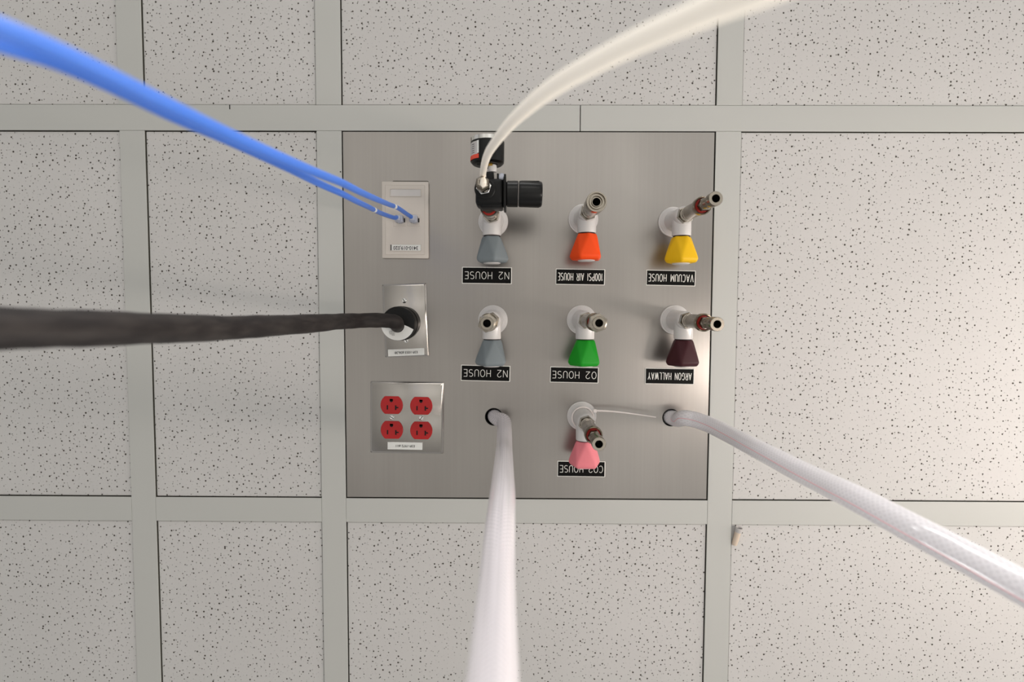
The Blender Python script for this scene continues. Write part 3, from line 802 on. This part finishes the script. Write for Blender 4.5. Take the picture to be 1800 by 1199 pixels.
# ------------------------------------------------------------------ hanging cables and hoses
def spline(P, per=10):
    """Catmull-Rom through P (any dimension)"""
    out = []
    n = len(P)
    for i in range(n - 1):
        p0 = P[max(i - 1, 0)]; p1 = P[i]; p2 = P[i + 1]; p3 = P[min(i + 2, n - 1)]
        # centripetal parametrisation keeps uneven spacing smooth
        d01 = max((p1 - p0).length, 1e-4) ** .5; d12 = max((p2 - p1).length, 1e-4) ** .5; d23 = max((p3 - p2).length, 1e-4) ** .5
        m1 = (p2 - p1) if i == 0 else ((p1 - p0) / d01 - (p2 - p0) / (d01 + d12) + (p2 - p1) / d12) * d12
        m2 = (p2 - p1) if i == n - 2 else ((p2 - p1) / d12 - (p3 - p1) / (d12 + d23) + (p3 - p2) / d23) * d12
        for k in range(per):
            s = k / per
            out.append(p1 * (2 * s ** 3 - 3 * s ** 2 + 1) + m1 * (s ** 3 - 2 * s ** 2 + s) + p2 * (-2 * s ** 3 + 3 * s ** 2) + m2 * (s ** 3 - s ** 2))
    out.append(P[-1]); return out
def path(st, od, pre=(), tail=0.9, sag=0.5):
    """stations (u, v, apparent width in px) -> points; the run continues to the floor beyond the frame"""
    P = [Vector(p) for p in pre] + [at3(u, v, od * FPX / w_) for u, v, w_ in st]
    d = (P[-1] - P[-2]).normalized()
    for k in range(1, 6):
        d = (d + Vector((0, 0, 0.18))).normalized()
        P.append(P[-1] + d * tail / 5)
    return P

def local(P, o): return [Vector((p[0] - o[0], p[1] - o[1], p[2])) for p in P]

# blue network leads
leads = [
 ([(700, 366, 7.9), (684, 359.5, 8.6), (660, 349.5, 10.2), (630, 336, 12), (600, 321, 13.6), (560, 305, 15.5), (500, 279.5, 18), (400, 234.5, 21.5), (300, 186, 25.5), (200, 136, 29), (100, 88, 32.5), (0, 46, 36), (-120, 0, 40)],
  (727, 385), 'blue network lead plugged into the right jack, upper of the pair'),
 ([(684, 380, 7.55), (668, 374, 8.0), (648, 364, 9.0), (625, 353, 10.2), (600, 340, 11.4), (560, 322, 13.6), (500, 292, 16.2), (400, 246, 19), (300, 202, 23.5), (200, 153, 27), (100, 109, 31), (0, 76, 35), (-120, 38, 39)],
  (702, 385), 'blue network lead plugged into the left jack, lower of the pair'),
]
for st, jack, lab in leads:
    k_sep = 1.0 if jack[0] > 710 else 0.94
    near = [(u, v, min(w_ * (k_sep if u < 590 else 1), 1e3)) for u, v, w_ in st]
    jx, jy = at(jack[0], jack[1], .012)
    t = thing('network_cable', jx, jy, lab, 'cable', 'blue network leads')
    ex, ey = at(*(jack[0] - 3, jack[1] - 0.8), .02)
    if jack[0] > 710: pre = [(jx, jy, .014), (jx - .002, jy - .0015, .024), Vector((*at(717, 377.5, .034), .034))]
    else: pre = [(jx, jy, .014), (jx - .002, jy - .0005, .023), Vector((*at(694.5, 383, .029), .029))]
    P = spline(path(near, .0062, pre), 8); P = local(P, (jx, jy))
    m = Mesh(); m.sweep(P, .0031, 16); m.build('cable_jacket', 'blue', t)
    m = Mesh(); m.box(-.0058, .0058, -.0052, .0052, .0048, .0190, .0012, 2); m.box(-.0046, .0038, -.0042, .0042, .0180, .0235, .0014, 2)
    pg = m.build('plug', 'clear_plug', t)
    m = Mesh(); m.box(-.0020, .0030, .0050, .0062, .0060, .0180, .0004); m.build('plug_latch', 'clear_plug', pg)
    # white marker sleeve on the lead
    mk = (692, 362.5) if jack[0] > 710 else (655, 368)
    best = min(range(len(P)), key=lambda i: (Vector((P[i][0] + jx, P[i][1] + jy)) - Vector(at(mk[0], mk[1], P[i][2]))).length)
    i0 = max(1, best - 1)
    a = P[i0]; b_ = P[i0 + 1]; d = (b_ - a).normalized()
    m = Mesh(); m.sweep([a - d * .002, a + d * .0040, a + d * .0095], .00335, 16); m.build('marker_sleeve', 'paper', t)

# black power cord with its round plug
pxy = at(710, 568, .005)
t = thing('power_cable', pxy[0], pxy[1], 'thick black power cord with round plug running off to the left', 'cable')
m = Mesh(); m.lathe([(.010, .0246), (.012, .0258), (.030, .0258), (.032, .0246)], (0, 0, 0), (0, 0, 1), n=56); m.build('plug_rim', 'black', t)
m = Mesh(); m.lathe([(.030, .0240), (.031, .0250), (.046, .0252), (.0485, .0244), (.0490, .0225)], (0, 0, 0), (0, 0, 1), n=56)
pb = m.build('plug_body', 'black', t)
m = Mesh()        # pale sector label over the lower left of the plug face
n = 26; inner = []; outer = []
for i in range(n + 1):
    a_ = R_(20 + 152 * i / n)
    outer.append(m.V(.0246 * math.cos(a_), .0246 * math.sin(a_), .0494))
    s_ = i / n
    inner.append(m.V(.0246 * math.cos(R_(20)) * (1 - s_) + .0246 * math.cos(R_(172)) * s_ , (.0246 * math.sin(R_(20))) * (1 - s_) + .0246 * math.sin(R_(172)) * s_ - .0065 * math.sin(math.pi * s_), .0494))
for i in range(n): m.face([outer[i], outer[i + 1], inner[i + 1], inner[i]])
m.build('face_label', 'paper', pb, fix=False)
m = Mesh()
for yy, x0_, x1_ in ((.0112, -.0125, .0028), (.0132, -.0125, -.0040), (.0150, -.0115, -.0045), (.0168, -.0085, -.0040)):
    xx = x0_
    while xx < x1_:
        wl = random.choice((.0006, .0009, .0013)); m.box(xx, xx + wl * .6, yy - .0006, yy + .0006, .04955, .04965); xx += wl + .0005
m.build('fine_print', 'dark_grey', pb)
st = [(694, 566, 25.2), (680, 563.8, 25.4), (655, 563, 25.7), (628, 564, 26.3), (600, 565, 27.8), (560, 568, 31.5), (500, 571.5, 36), (450, 574, 39.5), (400, 576.5, 43), (300, 577.5, 52), (200, 577.5, 61.5), (100, 577.5, 69), (0, 577.5, 76), (-140, 579, 86)]
P = path(st, .0198, [(pxy[0] + .001, pxy[1] + .003, .044), (pxy[0] - .0005, pxy[1] + .003, .051)])
P = spline(P, 10); rr = []
for i, p in enumerate(P):
    s_ = i * .37
    rr.append(.0099 * (1 + .018 * math.sin(s_) + .012 * math.sin(s_ * 2.3 + 1) + random.uniform(-.004, .004)))
m = Mesh(); m.sweep(local(P, pxy), rr, 28); m.build('cable_jacket', 'cord', t)

# white pneumatic tube from the regulator
fx, fy = at(850.5, 330, .140)
t = thing('pneumatic_tube', fx, fy, 'smooth white plastic tube rising from the regulator to the upper right', 'tube')
st = [(849, 309, 11.2), (851, 292, 12.4), (858, 270, 14.6), (873, 247, 17.3), (893, 222, 20.4), (915, 200, 23.5), (955, 166, 29), (1000, 136, 33.5), (1060, 103, 38), (1130, 68, 43), (1200, 37, 48), (1270, 8, 52), (1360, -26, 57)]
P = path(st, .0079, [(fx, fy, .1365 + .0285), Vector((*at(849.6, 322.5, .175), .175))], sag=.4)
m = Mesh(); m.sweep(local(spline(P, 10), (fx, fy)), .00395, 24); m.build('tube_wall', 'tube', t)

# left braided hose, hanging towards the bottom of the frame
t = thing('braided_hose', HL[0], HL[1], 'milky white braided hose hanging from the left hole down to the bottom', 'hose', 'braided hoses')
st = [(885, 740.5, 25.2), (886.4, 751, 25.7), (886.6, 767, 26.8), (886.3, 785, 28.5), (885.7, 805, 32), (884.5, 835, 38), (883, 875, 46), (880, 915, 52), (874.5, 1000, 62), (869.5, 1100, 77), (865.5, 1199, 94), (858, 1320, 118)]
P = path(st, .0218, [(HL[0] - .0005, HL[1], -.10), (HL[0] - .0003, HL[1], -.04), (HL[0] + .0012, HL[1], -.004), (HL[0] + .0065, HL[1] + .0012, .010)])
P = spline(P, 10)
m = Mesh(); m.sweep(local(P, HL), .0109, 36); m.build('hose_wall', 'hose_dull', t)

# right braided hose with the pink tracer line
t = thing('braided_hose', HR[0], HR[1], 'translucent braided hose with a thin pink line running to the right edge', 'hose', 'braided hoses')
st = [(1204, 734.8, 27.7), (1222, 738, 28.0), (1245, 746, 28.6), (1280, 763, 30.2), (1320, 784, 33), (1360, 804.5, 35.8), (1400, 825.5, 38.5), (1450, 850, 42), (1500, 874, 46), (1600, 927, 52.5), (1700, 980, 57.5), (1800, 1034, 62.5), (1950, 1115, 70)]
P0 = path(st, .0236, [(HR[0] - .004, HR[1], -.10), (HR[0] - .003, HR[1], -.04), (HR[0] - .0002, HR[1], -.010), (HR[0] + .007, HR[1] + .0003, .010)])
P = spline(P0, 10)
m = Mesh(); m.sweep(local(P, HR), .0118, 36); hw = m.build('hose_wall', 'hose', t)
line = []
for i in range(30, len(P)):
    tv = (P[min(i + 1, len(P) - 1)] - P[i - 1]).normalized()
    c = Vector((CX, CY, CD)) - P[i]; c = (c - tv * c.dot(tv)).normalized(); sd = tv.cross(c)
    if sd.y < 0: sd = -sd
    s_ = min(1, (i - 30) / 130); th_ = 0.02 + 0.72 * s_
    line.append(P[i] + (c * math.cos(th_) + sd * math.sin(th_)) * .01155)
m = Mesh(); m.sweep(local(line, HR), .00062, 8); m.build('tracer_line', 'pink', t)

# ------------------------------------------------------------------ nylon tie on the CO2 valve
vx, vy = at(1022.3, 731)
t = thing('cable_tie', vx, vy, 'thin white nylon cable tie with long tail pointing right above the pink knob', 'cable tie')
ring = [Vector((.0165 * math.cos(2 * math.pi * k / 40), .0165 * math.sin(2 * math.pi * k / 40), .0165)) for k in range(40)]
m = Mesh(); m.sweep(ring, .0011, 8, closed=True); m.build('tie_loop', 'tie', t)
def lv(u, v, h): x, y = at(u, v, h); return Vector((x - vx, y - vy, h))
hd = lv(1046, 722.5, .019)
m = Mesh(); m.box(hd.x - .0030, hd.x + .0024, hd.y - .0026, hd.y + .0026, .0165, .0205, .0006); m.build('tie_head', 'tie', t)
pts = spline([lv(1046, 722, .019), lv(1066, 722.6, .021), lv(1096, 725.4, .024), lv(1125, 729.3, .024), lv(1153, 733.4, .020)], 8)
m = Mesh(); m.sweep(pts, [.00145 - .0007 * i / (len(pts) - 1) for i in range(len(pts))], 8); m.build('tie_tail', 'tie', t)

# ------------------------------------------------------------------ small stub poking out of the tile corner
sx, sy = at(1292, 951)
t = thing('tube_stub', sx, sy, 'tiny beige stub with clear round end in a tile corner below the panel', 'stub')
ex, ey = at(1300, 929.5, .006)
d = Vector((ex - sx, ey - sy, .0035)); Ls = d.length
m = Mesh(); m.lathe([(-.006, .0040), (-.002, .0046), (Ls * .72, .0046)], (0, 0, .0008), tuple(d), n=24); m.build('stub_body', 'beige', t)
m = Mesh(); m.lathe([(Ls * .72, .0030), (Ls * .74, .0056), (Ls + .0006, .0056), (Ls + .0012, .0050), (Ls + .0004, .0036), (Ls - .003, .0034)], (0, 0, .0008), tuple(d), n=28, cap1=False)
m.build('clear_collar', 'grey_label', t)
